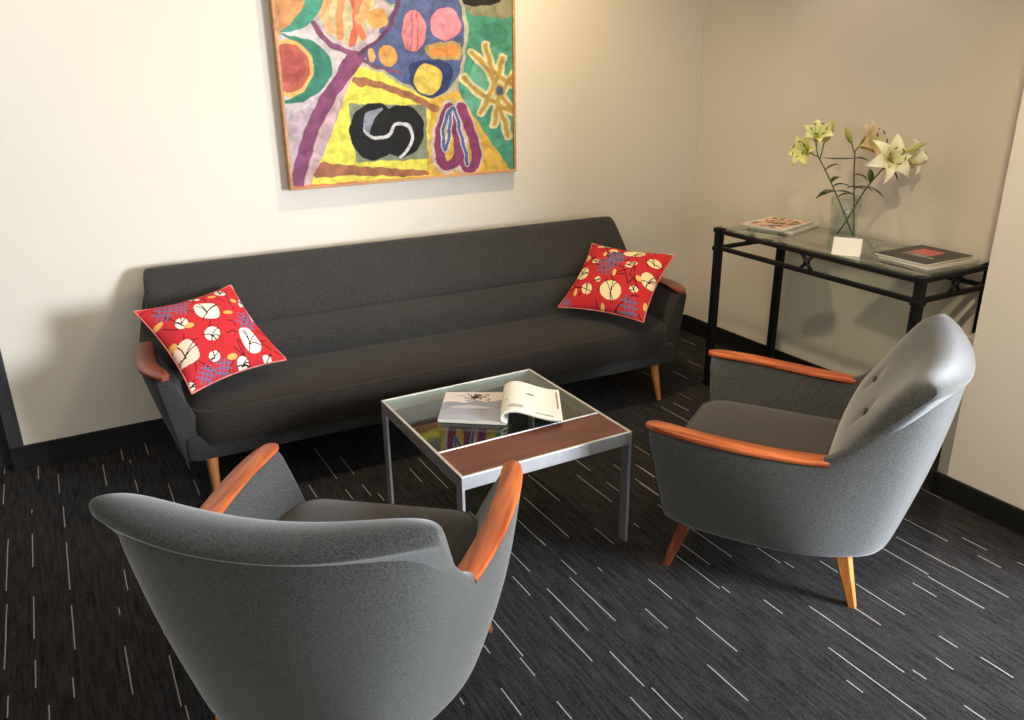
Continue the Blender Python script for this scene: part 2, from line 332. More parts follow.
# ---------------- painting ----------------
def px_on_y(px, py, Y):
    d = (px-512)/F_PX*AR-(py-360)/F_PX*AU+AF; return np.array([0, 0, CAM_H])+d*(Y/d[1])
def project(P):
    q = P-np.array([0, 0, CAM_H]); return np.stack([512+F_PX*(q@AR)/(q@AF), 360-F_PX*(q@AU)/(q@AF)], 1)
PX0, PX1, PZ0, PZ1, PY = .905, 2.034, 1.051, 1.96, 3.622
pt = thing('abstract_painting', 'large framed abstract painting in yellow, teal, blue and purple on the wall above the sofa', 'painting', (PX0, PY, PZ0))
nx, nz = 380, 300; fw = .012
xs = np.linspace(fw, PX1-PX0-fw, nx); zs = np.linspace(fw, PZ1-PZ0-fw, nz); XX, ZZ = np.meshgrid(xs, zs)
V3 = np.stack([XX.ravel()+PX0, np.full(XX.size, PY), ZZ.ravel()+PZ0], 1)
uv = (project(V3)-np.array([250, 0]))*3.531       # the drawing units below
rs = np.random.default_rng(3); wob = np.stack([np.sin(uv[:, 1]/23)+np.sin(uv[:, 1]/9+1), np.sin(uv[:, 0]/19+2)+np.sin(uv[:, 0]/8)], 1)*1.6
p = Paint(uv+wob, (196, 178, 186)); speck = rs.random(len(uv))
p.poly([(80, -400), (330, -400), (330, -40), (230, 0), (110, 112), (85, 90)], (226, 160, 96))
p.poly([(300, -420), (560, -420), (530, 0), (440, -10), (260, -10)], (150, 170, 120))
p.poly([(430, -20), (540, -380), (900, -380), (905, -150), (720, -10)], (90, 105, 160))
p.poly([(700, -430), (930, -430), (925, -120), (760, -60)], (230, 180, 60))
p.poly([(95, -380), (220, -380), (200, -150), (90, -120)], (60, 150, 130))
p.ell(330, -180, 60, 70, (220, 96, 66)); p.ell(600, -200, 80, 60, (236, 150, 150)); p.ell(820, -250, 50, 60, (60, 160, 140))
p.poly([(110, 120), (215, 85), (300, 150), (345, 205), (285, 330), (225, 470), (150, 640), (115, 430)], (214, 202, 206))
p.poly([(120, 440), (215, 365), (300, 290), (240, 420), (190, 560), (150, 640)], (200, 176, 188))
p.poly([(240, 50), (262, -20), (440, -20), (420, 80), (372, 160), (300, 130)], (206, 196, 150))
for pts, wd, c in (([(290, -30), (265, 40), (285, 105)], 30, (232, 176, 110)), ([(330, -30), (315, 60), (318, 130)], 26, (226, 150, 90)), ([(360, -30), (378, 60), (360, 155)], 26, (214, 100, 66)), ([(395, -20), (372, 60), (400, 130)], 22, (226, 120, 80)), ([(420, -20), (405, 40), (385, 70)], 30, (236, 168, 104))): p.line(pts, wd, c)
p.flat([(372, 225), (470, 262), (560, 305), (660, 345), (735, 320), (925, 588), (925, 640), (140, 690), (212, 655), (290, 470)], (238, 226, 60))
p.flat([(640, 345), (735, 320), (930, 590), (925, 660), (620, 660), (632, 480)], (228, 182, 48))
p.poly([(765, -40), (930, -60), (940, 600), (905, 575), (830, 470), (738, 315), (752, 220), (772, 110)], (72, 160, 132))
p.poly([(760, -80), (935, -80), (935, 50), (850, 60), (765, 36)], (146, 144, 108))
p.ell(812, -4, 76, 26, (44, 36, 28))
p.ell(830, 280, 60, 120, (100, 180, 150), .4); p.ell(860, 120, 50, 40, (60, 140, 116))
p.poly([(470, 120), (528, 20), (540, -40), (722, -30), (764, 60), (762, 200), (726, 312), (650, 345), (560, 312), (470, 262), (400, 225), (400, 170)], (186, 184, 150))
p.poly([(478, 122), (534, 20), (545, -40), (715, -30), (752, 60), (750, 200), (715, 302), (650, 334), (560, 300), (470, 250), (412, 215), (412, 160)], (84, 98, 150))
p.line([(470, 110), (520, 40), (535, -20)], 30, (92, 104, 150))
p.poly([(372, 240), (335, 340), (292, 450), (240, 590), (212, 660), (168, 690), (205, 560), (250, 430), (310, 300)], (206, 172, 178))
p.poly([(345, 190), (412, 190), (345, 290), (290, 370), (238, 480), (214, 560), (178, 680), (140, 690), (152, 600), (178, 500), (232, 370), (290, 280)], (142, 72, 116))
p.line([(222, 82), (270, 145), (360, 190)], 20, (142, 78, 118)); p.line([(390, 205), (450, 240), (530, 255)], 10, (134, 74, 116)); p.line([(385, 190), (470, 125), (515, 40), (530, -20)], 15, (104, 62, 96))
p.poly([(262, -40), (255, 20), (205, 88), (104, 118), (150, 75), (190, 20), (205, -40)], (70, 164, 140))
p.ell(148, 240, 92, 104, (232, 196, 96)); p.poly([(104, 122), (200, 138), (268, 180), (290, 240), (262, 310), (195, 356), (112, 364), (190, 322), (226, 240), (190, 165)], (52, 138, 116))
p.ell(140, 240, 84, 97, (236, 190, 100)); p.ell(137, 240, 74, 86, (204, 98, 78)); p.ell(140, 235, 55, 60, (190, 86, 76))
p.ell(578, 112, 46, 78, (74, 84, 140)); p.ell(578, 110, 43, 74, (220, 130, 138)); p.line([(573, 45), (570, 175)], 6, (196, 90, 100)); p.line([(590, 45), (592, 170)], 5, (196, 90, 100))
p.ell(690, 85, 54, 58, (236, 140, 160)); p.ell(450, 66, 38, 36, (226, 160, 80)); p.ell(488, 198, 33, 38, (232, 166, 72)); p.ell(430, 194, 13, 25, (236, 170, 100)); 
p.poly([(630, 155), (740, 152), (742, 208), (690, 212), (630, 198)], (196, 160, 90)); p.poly([(645, 166), (730, 164), (730, 198), (650, 196)], (226, 144, 56))
p.poly([(560, 235), (620, 212), (690, 218), (716, 260), (690, 325), (630, 345), (575, 310)], (46, 62, 116)); p.ell(628, 280, 50, 55, (228, 200, 66))
p.flat([(345, 366), (622, 372), (628, 562), (374, 572)], (138, 146, 118))
p.ell(436, 464, 84, 102, (28, 28, 26)); p.ell(532, 462, 84, 92, (28, 28, 26))
p.line([(432, 400), (408, 440), (420, 478), (468, 488), (500, 468), (512, 440), (545, 436), (572, 462), (568, 512), (530, 552)], 11, (214, 214, 216))
p.poly([(408, 400), (440, 386), (470, 388), (436, 420), (424, 470), (400, 440)], (146, 150, 168))
p.line([(372, 285), (410, 288), (470, 305), (560, 336), (655, 384)], 24, (172, 110, 72), 4); p.ell(395, 288, 26, 18, (172, 110, 72))
p.poly([(240, 590), (262, 572), (330, 582), (470, 592), (625, 604), (612, 622), (480, 622), (340, 620), (232, 628)], (170, 106, 70))
p.line([(700, 376), (672, 450), (662, 540), (690, 592), (735, 570), (745, 500), (718, 400)], 46, (212, 190, 176)); p.line([(742, 372), (790, 480), (800, 570), (765, 598), (745, 560)], 40, (212, 190, 176))
p.line([(700, 380), (676, 450), (668, 540), (690, 585), (728, 568), (736, 500), (716, 400)], 34, (140, 54, 104)); p.line([(744, 376), (786, 480), (798, 570), (768, 592), (748, 550)], 34, (146, 56, 108))
p.line([(700, 392), (684, 450), (686, 530), (704, 480), (708, 390), (726, 400), (752, 500), (768, 580)], 18, (216, 212, 216)); p.line([(700, 392), (685, 450), (686, 530), (704, 480), (708, 390), (726, 400), (752, 500), (768, 580)], 11, (88, 104, 158))
NET = [[(785, 185), (830, 235), (870, 300), (925, 395)], [(832, 160), (850, 230), (860, 260)], [(752, 272), (820, 335), (925, 395)], [(892, 202), (870, 280), (845, 340), (815, 400)], [(930, 262), (880, 345), (862, 440)], [(870, 360), (900, 430), (912, 480)], [(862, 255), (925, 300)]]
for n_ in NET: p.line(n_, 32, (226, 216, 160))
for n_ in NET: p.line(n_, 14, (198, 160, 66))
p.ell(882, 318, 20, 24, (198, 160, 66)); p.ell(882, 318, 13, 17, (84, 108, 140))
p.line([(150, 662), (560, 632), (930, 606)], 9, (226, 120, 70))
bm = bmesh.new(); vs = [bm.verts.new((x, 0, z)) for z in zs for x in xs]
for j in range(nz-1):
    for i in range(nx-1):
        a = j*nx+i; bm.faces.new((vs[a], vs[a+1], vs[a+nx+1], vs[a+nx]))
cv = link('canvas', bm, painted_mat('oil_paint', .65, .38, 20, .5, .2), pt); g_ = p.c.mean(1, keepdims=True); set_colours(cv.data, (p.c*.84+g_*.12)*.92*(.93+.14*speck[:, None]**2))
bm = bmesh.new(); Wd, Hd = PX1-PX0, PZ1-PZ0
for lo, hi in (((0, -.012, 0), (fw, .036, Hd)), ((Wd-fw, -.012, 0), (Wd, .036, Hd)), ((fw, -.012, 0), (Wd-fw, .036, fw)), ((fw, -.012, Hd-fw), (Wd-fw, .036, Hd))): box(bm, lo, hi, bev=.0015)
link('picture_frame', bm, wood_mat('light_oak_frame', srgb(160, 110, 66), srgb(196, 146, 94), 'X', .6, .5), pt, False)
bm = bmesh.new(); box(bm, (fw, .004, fw), (Wd-fw, .034, Hd-fw)); link('backing', bm, simple('raw_backing', srgb(150, 130, 100), .8), pt, False)

# ---------------- upholstered seating ----------------
def shell_rings(st):
    """st: right-half stations (outer bottom, outer rim, thickness, inward normal, bulge)"""
    rings = []
    for ob, orr, th, n, bl in st:
        ob = np.array(ob, float); orr = np.array(orr, float); n = np.array([n[0], n[1], 0.]); n /= np.linalg.norm(n)
        ir = orr+n*th; ib = ob+n*(th+.015); ib[2] = ob[2]+.14
        up = orr-ob
        om1 = ob+up*.06; om = ob+up*.45-n*bl; om2 = ob+up*.8-n*bl*.6
        pts = [ob+n*.02, ob, om1-n*.004, om, om2, orr-np.array([0, 0, .012]), orr+n*.008, ir-n*.008, ir-np.array([0, 0, .012]), ir*.6+ib*.4, ib, ib-np.array([0, 0, .05])]
        rings.append(pts)
    left = [[np.array([-q[0], q[1], q[2]]) for q in r] for r in rings]
    return rings[:-1]+[rings[-1]]+left[:-1][::-1]
def make_shell(st, parent, outline, zb, mat, lv=2):
    bm = bmesh.new(); R_ = shell_rings(st)
    def mid(a, b, t): return [x*(1-t)+y*t for x, y in zip(a, b)]
    R_ = [R_[0], mid(R_[0], R_[1], .12)]+R_[1:-1]+[mid(R_[-2], R_[-1], .88), R_[-1]]
    loft(bm, R_)
    # seat platform under the cushion
    rings = []
    for z, s in ((zb, .94), (zb+.004, .975), (zb+.02, .985), (zb+.10, .985), (zb+.115, .97)):
        rings.append([np.array([x*s, (y-.0)*s, z]) for x, y in outline])
    loft(bm, rings); fix(bm)
    o = link('body_shell', bm, mat, parent); subsurf(o, lv); return o
def make_pad(parent, F, hw, edge, us, k, mat, name='back_cushion', lv=1, dims=(), bow=0.0, zbow=0.0):
    """F: centre section [(y,z)...] closed loop; hw(z) half width; edge(z) -> (x,y,z) of the side seam"""
    bm = bmesh.new(); rings = []; Fi = cr(F+[F[0]], 3)[:-1]
    for u in us:
        s = max(0., 1-abs(u)**k)**(1/k); r = []
        for y, z in Fi:
            ex, ey, ez = edge(z); x = u*hw(z)
            yy = ey+(y+bow*u*u*min(1, max(0, (z-.60)/.15))-ey)*s; zz = ez+(z+zbow*u*u*min(1, max(0, (z-.45)/.28))-ez)*s
            for dx, dz, rad, dep in dims:
                if y > -.9:
                    dd = math.hypot(x-dx, z-dz)
                    if dd < rad*3: yy -= dep*math.exp(-(dd/rad)**2)
            r.append((x, yy, zz))
        rings.append(r)
    loft(bm, rings, cap0=False, cap1=False); fix(bm, .0004)
    o = link(name, bm, mat, parent)
    if lv: subsurf(o, lv)
    return o
def rounded_outline(x0, x1, y0, y1, rf, rb, n=6):
    """counter-clockwise outline; front is +y"""
    o = []
    for cx, cy, r, a0 in ((x1-rf, y1-rf, rf, 0), (x0+rf, y1-rf, rf, 90), (x0+rb, y0+rb, rb, 180), (x1-rb, y0+rb, rb, 270)):
        for k in range(n+1):
            a = math.radians(a0+90*k/n); o.append((cx+r*math.cos(a), cy+r*math.sin(a)))
    return o
def make_seat(parent, outl, z0, z1, crown, mat, name='seat_cushion', extra=None):
    bm = bmesh.new(); cx = sum(p[0] for p in outl)/len(outl); cy = sum(p[1] for p in outl)/len(outl)
    hx = max(abs(p[0]-cx) for p in outl); hy = max(abs(p[1]-cy) for p in outl)
    def ring(ins, z): return [np.array([cx+(x-cx)*(hx-ins)/hx, cy+(y-cy)*(hy-ins)/hy, z]) for x, y in outl]
    h = z1-z0
    rings = [ring(.03, z0), ring(.010, z0+.006), ring(.002, z0+.25*h), ring(0, z0+.5*h), ring(.003, z0+.78*h), ring(.009, z0+.93*h), ring(.013, z0+.955*h), ring(.015, z0+.945*h), ring(.022, z1-.002), ring(.045, z1+crown*.35), ring(.09, z1+crown*.7), ring(.15, z1+crown), ring(.21, z1+crown)]
    loft(bm, rings); fix(bm); return link(name, bm, mat, parent)
def make_cap(parent, path, wds, th, mat, up=None):
    """wooden arm cap: path of (x,y,z), half-widths, thickness"""
    bm = bmesh.new(); P = cr(path, 5); Wd_ = [float(v[0]) for v in cr([(w_,) for w_ in wds], 5)]; rings = []
    for i, q in enumerate(P):
        t = P[min(i+1, len(P)-1)]-P[max(i-1, 0)]; t /= np.linalg.norm(t); s = np.cross(t, [0, 0, 1]); s /= np.linalg.norm(s); u = np.array([0, 0, 1.])
        w_ = Wd_[i]; prof = [(-.96, 0), (-1.0, .5), (-.96, .85), (-.88, 1), (0, 1.12), (.88, 1), (.96, .85), (1.0, .5), (.96, 0)]
        rings.append([q+s*a*w_+u*b*th for a, b in prof])
    loft(bm, rings); fix(bm); o = link('armrest', bm, mat, parent); auto_smooth(o, 50); return o
def taper_leg(parent, top, foot, w0, w1, mat, rnd=False, name='leg', glide=True):
    bm = bmesh.new(); top = np.array(top, float); foot = np.array(foot, float); rings = []; n = 16 if rnd else 4
    for t in (0, .3, .6, .9, 1):
        c = top*(1-t)+foot*t; w_ = w0*(1-t)+w1*t
        if rnd: rings.append([c+np.array([math.cos(2*math.pi*k/n), math.sin(2*math.pi*k/n), 0])*w_ for k in range(n)])
        else: rings.append([c+np.array([a, b, 0])*w_ for a, b in ((1, .7), (.7, 1), (-.7, 1), (-1, .7), (-1, -.7), (-.7, -1), (.7, -1), (1, -.7))])
    loft(bm, rings); fix(bm); o = link(name, bm, mat, parent); auto_smooth(o, 30)
    if glide:
        bm = bmesh.new(); bmesh.ops.create_cone(bm, cap_ends=True, segments=16, radius1=w1*.8, radius2=w1*.8, depth=.004, matrix=Matrix.Translation((foot[0], foot[1], .002)))
        link('glide', bm, M['glide'], o, False)
    return o

def dup(root, loc, rz, label):
    r = root.copy(); C.objects.link(r); r.location = loc; r.rotation_euler = (0, 0, rz); r['label'] = label
    for ch in list(root.children):
        c = ch.copy(); C.objects.link(c); c.parent = r
        for g in ch.children: d_ = g.copy(); C.objects.link(d_); d_.parent = c
    return r

def shell_outline(st, ins=.012):
    r = [(s_[0][0]-ins, s_[0][1]+(ins if s_[0][1] < -.15 else 0)) for s_ in st[:-1]]+[(0, st[-1][0][1]+ins)]
    return r+[(-x, y) for x, y in r[:-1][::-1]]
def make_armchair():
    t = thing('armchair', '', 'armchair', group='matching grey armchairs facing the coffee table')
    st = [((.300, .240, .185), (.388, .280, .522), .058, (-1, 0), .004),
          ((.322, .185, .180), (.397, .235, .521), .058, (-1, 0), .008),
          ((.334, .08, .175), (.402, .12, .516), .058, (-1, 0), .02),
          ((.336, -.08, .175), (.396, -.08, .508), .056, (-1, 0), .024),
          ((.328, -.19, .175), (.376, -.195, .506), .054, (-1, .05), .016),
          ((.300, -.27, .175), (.366, -.265, .535), .050, (-1, .25), .014),
          ((.272, -.33, .175), (.354, -.345, .625), .045, (-.8, .45), .014),
          ((.240, -.38, .175), (.342, -.425, .705), .045, (-.6, .7), .016),
          ((.19, -.41, .175), (.318, -.478, .737), .045, (-.45, .9), .02),
          ((.13, -.425, .175), (.25, -.522, .744), .045, (-.2, 1), .02),
          ((.06, -.432, .175), (.12, -.552, .746), .045, (-.1, 1), .02),
          ((0, -.434, .175), (0, -.562, .746), .045, (0, 1), .02)]
    outl = shell_outline(st)
    make_shell(st, t, outl, .175, M['fabric'])
    F = [(-.21, .34), (-.215, .42), (-.24, .50), (-.30, .60), (-.365, .68), (-.415, .732), (-.452, .758), (-.508, .772), (-.553, .762), (-.568, .742), (-.548, .722), (-.50, .67), (-.42, .58), (-.34, .40), (-.28, .34)]
    def edge(z):
        if z < .52: return (.335, -.262, z)
        q = min(1, (z-.52)/(.765-.52)); return (.34, -.262-(.475-.262)*q, min(z, .770))
    def hw(z):
        if z < .52: return .285+(.332-.285)*(z-.34)/.18
        return .340+(.358-.340)*min(1, (z-.52)/.22)
    us = [math.sin(math.pi/2*v) for v in np.linspace(-1, 1, 29)]
    make_pad(t, F, hw, edge, us, 3.2, M['fabric'], dims=[(-.14, .60, .025, .024), (.14, .60, .025, .024)], bow=.055, zbow=.034)
    for s in (-1, 1):
        bm = bmesh.new(); bmesh.ops.create_uvsphere(bm, u_segments=12, v_segments=8, radius=.013, matrix=Matrix.Translation((s*.14, -.305, .60)) @ Matrix.Diagonal((1, .5, 1, 1)))
        link('button', bm, M['button'], t)
    make_seat(t, rounded_outline(-.288, .288, -.28, .272, .09, .05), .285, .385, .022, M['seat_fabric'])
    for s in (-1, 1):
        path = [(s*.352, .290, .520), (s*.358, .272, .522), (s*.366, .22, .521), (s*.373, .12, .516), (s*.368, -.02, .509), (s*.357, -.13, .506), (s*.342, -.240, .507)]
        make_cap(t, path, [.012, .024, .031, .032, .032, .031, .029], .013, M['teak'])
    for s in (-1, 1):
        taper_leg(t, (s*.262, .16, .20), (s*.289, .222, 0), .024, .013, M['leg_dark'])
        taper_leg(t, (s*.235, -.300, .188), (s*.250, -.355, 0), .026, .012, M['beech'])
    return t
ch = make_armchair()
ch.location = (1.930, 1.755, 0); ch.rotation_euler = (0, 0, .578); ch['label'] = 'grey wool armchair with orange wooden arm caps in front of the glass console table'
dup(ch, (.527, 1.790, 0), -.685, 'grey wool armchair in the left foreground, its curved back turned to the viewer')

def make_sofa():
    t = thing('sofa', 'long charcoal grey sofa with wooden arm caps below the abstract painting', 'sofa', (1.388, 3.17, 0), math.pi-math.radians(2.0))
    st = [((1.125, .235, .18), (1.185, .235, .522), .055, (-1, 0), .004),
          ((1.132, .18, .18), (1.205, .19, .524), .06, (-1, 0), .008),
          ((1.135, .08, .18), (1.228, .09, .522), .062, (-1, 0), .010),
          ((1.130, -.06, .18), (1.230, -.05, .522), .062, (-1, 0), .012),
          ((1.12, -.18, .18), (1.218, -.17, .535), .06, (-1, .05), .012),
          ((1.10, -.27, .18), (1.198, -.25, .58), .055, (-1, .3), .012),
          ((1.08, -.31, .18), (1.172, -.32, .67), .05, (-.9, .5), .012),
          ((1.05, -.33, .18), (1.145, -.385, .735), .045, (-.6, .8), .012),
          ((.97, -.335, .18), (1.08, -.405, .752), .045, (-.2, 1), .012),
          ((.7, -.335, .18), (.75, -.41, .755), .045, (0, 1), .012),
          ((.35, -.335, .18), (.37, -.41, .757), .045, (0, 1), .012),
          ((0, -.335, .18), (0, -.41, .758), .045, (0, 1), .012)]
    outl = rounded_outline(-1.145, 1.145, -.33, .252, .03, .06)
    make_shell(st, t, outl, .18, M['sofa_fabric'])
    F = [(-.10, .34), (-.11, .44), (-.14, .51), (-.192, .553), (-.192, .562), (-.205, .60), (-.255, .68), (-.302, .745), (-.328, .780), (-.365, .800), (-.405, .785), (-.418, .76), (-.37, .68), (-.28, .50), (-.22, .34)]
    def edge(z):
        if z < .52: return (1.14, -.17, z)
        q = min(1, (z-.52)/.24); return (1.125, -.17-.20*q, min(z, .765))
    def hw(z):
        if z < .50: return 1.10+.065*(z-.34)/.16
        if z < .60: return 1.165
        return 1.165-.018*min(1, (z-.60)/.15)-.010*max(0, (z-.75)/.05)
    us = [-1, -.998, -.993, -.98, -.96, -.93, -.88, -.7, -.4, 0, .4, .7, .88, .93, .96, .98, .993, .998, 1]
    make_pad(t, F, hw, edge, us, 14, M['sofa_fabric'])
    outl = rounded_outline(-1.10, 1.10, -.22, .272, .10, .04)
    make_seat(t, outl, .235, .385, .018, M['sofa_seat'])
    for s in (-1, 1):
        path = [(s*1.152, .240, .521), (s*1.160, .215, .523), (s*1.177, .17, .524), (s*1.197, .09, .522), (s*1.199, -.02, .522), (s*1.192, -.10, .526), (s*1.185, -.165, .535)]
        make_cap(t, path, [.012, .026, .034, .036, .035, .033, .030], .013, M['teak_dark'])
    for s in (-1, 1):
        taper_leg(t, (s*1.035, .19, .20), (s*1.04, .245, 0), .025, .012, M['beech'], True)
        taper_leg(t, (s*1.0, -.25, .19), (s*1.01, -.29, 0), .025, .012, M['beech'], True)
    return t
make_sofa()

# ---------------- scatter cushions ----------------
def make_cushion(name, label, corners, paint_fn, crop, n=170, puff=.068, pull=1.0):
    TL, TR, BR, BL = [np.array(c, float) for c in corners]; eye = np.array([0, 0, CAM_H]); TL, TR, BR, BL = [eye+(c-eye)*pull for c in (TL, TR, BR, BL)]; cen = (TL+TR+BR+BL)/4
    nrm = np.cross(TR-TL, BL-TL); nrm /= np.linalg.norm(nrm)
    if nrm@(cen-np.array([0, 0, CAM_H])) > 0: nrm = -nrm
    g = np.linspace(0, 1, n); U, V_ = np.meshgrid(g, g); U = U.ravel(); V_ = V_.ravel()
    a, b = 2*U-1, 2*V_-1
    # sides draw in between the pointed corners
    pin = .10; Ua = .5+a*.5*(1-pin*(1-b**2)); Va = .5+b*.5*(1-pin*(1-a**2))
    P = (1-Va)[:, None]*((1-Ua)[:, None]*TL+Ua[:, None]*TR)+Va[:, None]*((1-Ua)[:, None]*BL+Ua[:, None]*BR)
    h = puff*((1-a**2).clip(0)**.55)*((1-b**2).clip(0)**.55)*(1+.05*np.sin(5*a+2*b))
    Fr = P+nrm*h[:, None]; Bk = P-nrm*h[:, None]*.9
    ox, oy, s, q = crop; q = [np.array(c, float) for c in q]
    uvp = (1-Va)[:, None]*((1-Ua)[:, None]*q[0]+Ua[:, None]*q[1])+Va[:, None]*((1-Ua)[:, None]*q[3]+Ua[:, None]*q[2])
    pa = Paint(uvp, (196, 46, 52)); paint_fn(pa)
    bm = bmesh.new(); cols = []
    cen0 = cen.copy(); cen0[2] = min(TL[2], TR[2], BR[2], BL[2])
    vf = [bm.verts.new(p-cen0) for p in Fr]; vb = []
    idx = np.arange(n*n).reshape(n, n); border = (np.abs(a) > .9999) | (np.abs(b) > .9999)
    for i in range(n*n): vb.append(vf[i] if border[i] else bm.verts.new(Bk[i]-cen0))
    nf = len(bm.verts)
    for j in range(n-1):
        for i in range(n-1):
            A, B, Cc, D = idx[j, i], idx[j, i+1], idx[j+1, i+1], idx[j+1, i]
            bm.faces.new((vf[A], vf[B], vf[Cc], vf[D]))
            try: bm.faces.new((vb[D], vb[Cc], vb[B], vb[A]))
            except ValueError: pass
    bm.verts.index_update(); col = np.tile(np.array(srgb(196, 46, 52)), (nf, 1)); col[:n*n] = pa.c
    fix(bm)
    o = thing(name, label, 'cushion', tuple(cen0), 0, 'red patterned scatter cushions on the sofa')
    c = link('cushion_cover', bm, M['print'], o); set_colours(c.data, col)
    # piping along the edge
    e = list(idx[0, :])+list(idx[1:, -1])+list(idx[-1, :-1][::-1])+list(idx[1:-1, 0][::-1])
    pts = [P[i]-cen0 for i in e[::3]]; pts.append(pts[0])
    bm = bmesh.new(); tube(bm, pts, .0035, 6); fix(bm); link('piping', bm, M['pipe'], o)
    return o
M['print'] = painted_mat('printed_cotton', .85, .06, 200, .3, .2)
M['pipe'] = simple('cream_edging', srgb(206, 120, 110), .8, noise=.3, nscale=25)
WH, PE, OR, BL_, BK = (236, 226, 212), (238, 206, 184), (234, 172, 92), (104, 104, 138), (30, 22, 26)
def leaf(p, x, y, r, rs):
    for k in range(5):
        a = rs.uniform(0, 6.28); p.line([(x-r*.1*math.cos(a), y+r*.3), (x+r*math.cos(a)*.5, y+r*.5*math.sin(a)), (x+r*1.1*math.cos(a), y+r*1.0*math.sin(a))], 5.0, BK)
def hatch(p, x, y, s, rot):
    for k in (-1, 0, 1):
        c_, s_ = math.cos(rot), math.sin(rot)
        for (ax, ay, bx, by) in ((k*.5, -1, k*.5+.2, 1), (-1, k*.5, 1, k*.5-.2)):
            p.line([(x+s*(ax*c_-ay*s_), y+s*(ax*s_+ay*c_)), (x+s*(bx*c_-by*s_), y+s*(bx*s_+by*c_))], s*.17, BL_)
def scribble(p, x0, x1, y0, y1, n, rs, wd=4.5):
    for k in range(n):
        x, y, a, l = rs.uniform(x0, x1), rs.uniform(y0, y1), rs.uniform(0, 3.14), rs.uniform(35, 110)
        p.line([(x, y), (x+l*.5*math.cos(a)+rs.uniform(-12, 12), y+l*.5*math.sin(a)+rs.uniform(-12, 12)), (x+l*math.cos(a), y+l*math.sin(a))], wd, BK)
def paint_left(p):
    rs = random.Random(4); scribble(p, 60, 780, 100, 620, 60, rs)
    hatch(p, 180, 250, 48, .3); hatch(p, 262, 232, 44, .1); hatch(p, 605, 312, 52, .35); hatch(p, 410, 575, 40, .3); hatch(p, 490, 548, 38, .0)
    for x, y, a, b in ((335, 178, 30, 10), (475, 145, 30, 20), (270, 328, 32, 28), (422, 392, 38, 34), (440, 497, 28, 24), (590, 518, 32, 26), (722, 488, 28, 16), (592, 190, 16, 34), (335, 622, 28, 22), (70, 270, 14, 20)): p.ell(x, y, a, b, WH, .3); leaf(p, x, y, a, rs)
    p.poly([(330, 240), (350, 218), (435, 225), (458, 270), (450, 312), (385, 310), (345, 285)], WH); leaf(p, 395, 265, 55, rs)
    p.poly([(560, 370), (610, 352), (655, 390), (685, 430), (670, 465), (620, 470), (580, 430)], WH); leaf(p, 620, 415, 60, rs)
    p.poly([(245, 455), (290, 410), (330, 425), (368, 485), (345, 515), (270, 530)], PE); leaf(p, 300, 475, 60, rs)
    for x, y, a, b, r in ((428, 172, 22, 11, 0), (545, 192, 18, 12, 0), (158, 320, 28, 14, -.5), (505, 277, 26, 11, -.1), (240, 432, 20, 17, 0), (530, 498, 26, 13, -.2), (308, 343, 24, 13, -.1)): p.ell(x, y, a, b, OR, r)
    p.line([(550, 75), (600, 170), (650, 290)], 10, WH)
def paint_right(p):
    rs = random.Random(9); scribble(p, 90, 820, 90, 600, 70, rs, 6.5)
    hatch(p, 450, 255, 60, .15); hatch(p, 395, 310, 60, .0); hatch(p, 545, 550, 55, .2); hatch(p, 110, 530, 40, .2); hatch(p, 490, 240, 45, .1)
    for x, y, a, b in ((596, 208, 76, 30), (390, 122, 60, 16), (450, 183, 30, 20), (258, 212, 28, 26), (326, 262, 26, 17), (230, 338, 48, 46), (725, 275, 46, 28), (560, 306, 28, 22), (600, 292, 18, 12), (682, 385, 48, 46), (264, 450, 37, 34), (430, 466, 72, 52), (345, 398, 22, 18), (585, 450, 28, 18), (838, 188, 30, 12)): p.ell(x, y, a, b, (240, 222, 176)); leaf(p, x, y, a*.9, rs)
    for x, y, a, b in ((392, 210, 12, 20), (460, 360, 12, 24), (182, 465, 11, 24), (368, 550, 14, 20), (620, 386, 20, 16), (650, 528, 11, 22), (150, 412, 10, 12)): p.ell(x, y, a, b, (236, 190, 110), .3)
make_cushion('scatter_cushion', "red cushion with white blossoms leaning in the sofa's left corner", [(.186, 3.331, .69), (.581, 3.487, .703), (.709, 3.188, .4395), (.314, 3.032, .430)], paint_left, (125, 270, 5.14, [(40, 215), (550, 75), (830, 475), (350, 650)]), pull=.98)
make_cushion('scatter_cushion', "red cushion with cream blossoms propped against the sofa's right arm", [(2.34, 3.377, .695), (2.564, 2.998, .686), (2.244, 2.815, .446), (2.02, 3.193, .455)], paint_right, (550, 230, 6.83, [(285, 75), (865, 185), (635, 610), (50, 545)]))

# ---------------- coffee table ----------------
TX0, TX1, TY0, TY1, TZ = .903, 1.531, 1.952, 2.625, .425
tb = thing('coffee_table', 'low square steel coffee table with glass and a brown wooden strip', 'table', (TX0, TY0, 0))
LX, LY = TX1-TX0, TY1-TY0
bm = bmesh.new(); h = .045; t_ = .010
for lo, hi in (((0, 0, TZ-h), (LX, t_, TZ)), ((0, LY-t_, TZ-h), (LX, LY, TZ)), ((0, t_, TZ-h), (t_, LY-t_, TZ)), ((LX-t_, t_, TZ-h), (LX, LY-t_, TZ)), ((t_, .183, TZ-.030), (LX-t_, .191, TZ-.0005))): box(bm, lo, hi, bev=.0012)
link('table_frame', bm, M['chrome'], tb, False)
for x in (0, LX-t_):
    for y in (0, LY-.04):
        bm = bmesh.new(); box(bm, (x, y, 0), (x+t_, y+.04, TZ-h+.001), bev=.0012); link('leg', bm, M['chrome'], tb, False)
bm = bmesh.new(); box(bm, (t_, .191, TZ-.009), (LX-t_, LY-t_, TZ-.001)); link('glass_top', bm, M['glass'], tb, False)
bm = bmesh.new(); box(bm, (t_, t_, TZ-.020), (LX-t_, .183, TZ-.0015), bev=.001); link('wood_panel', bm, M['walnut'], tb, False)

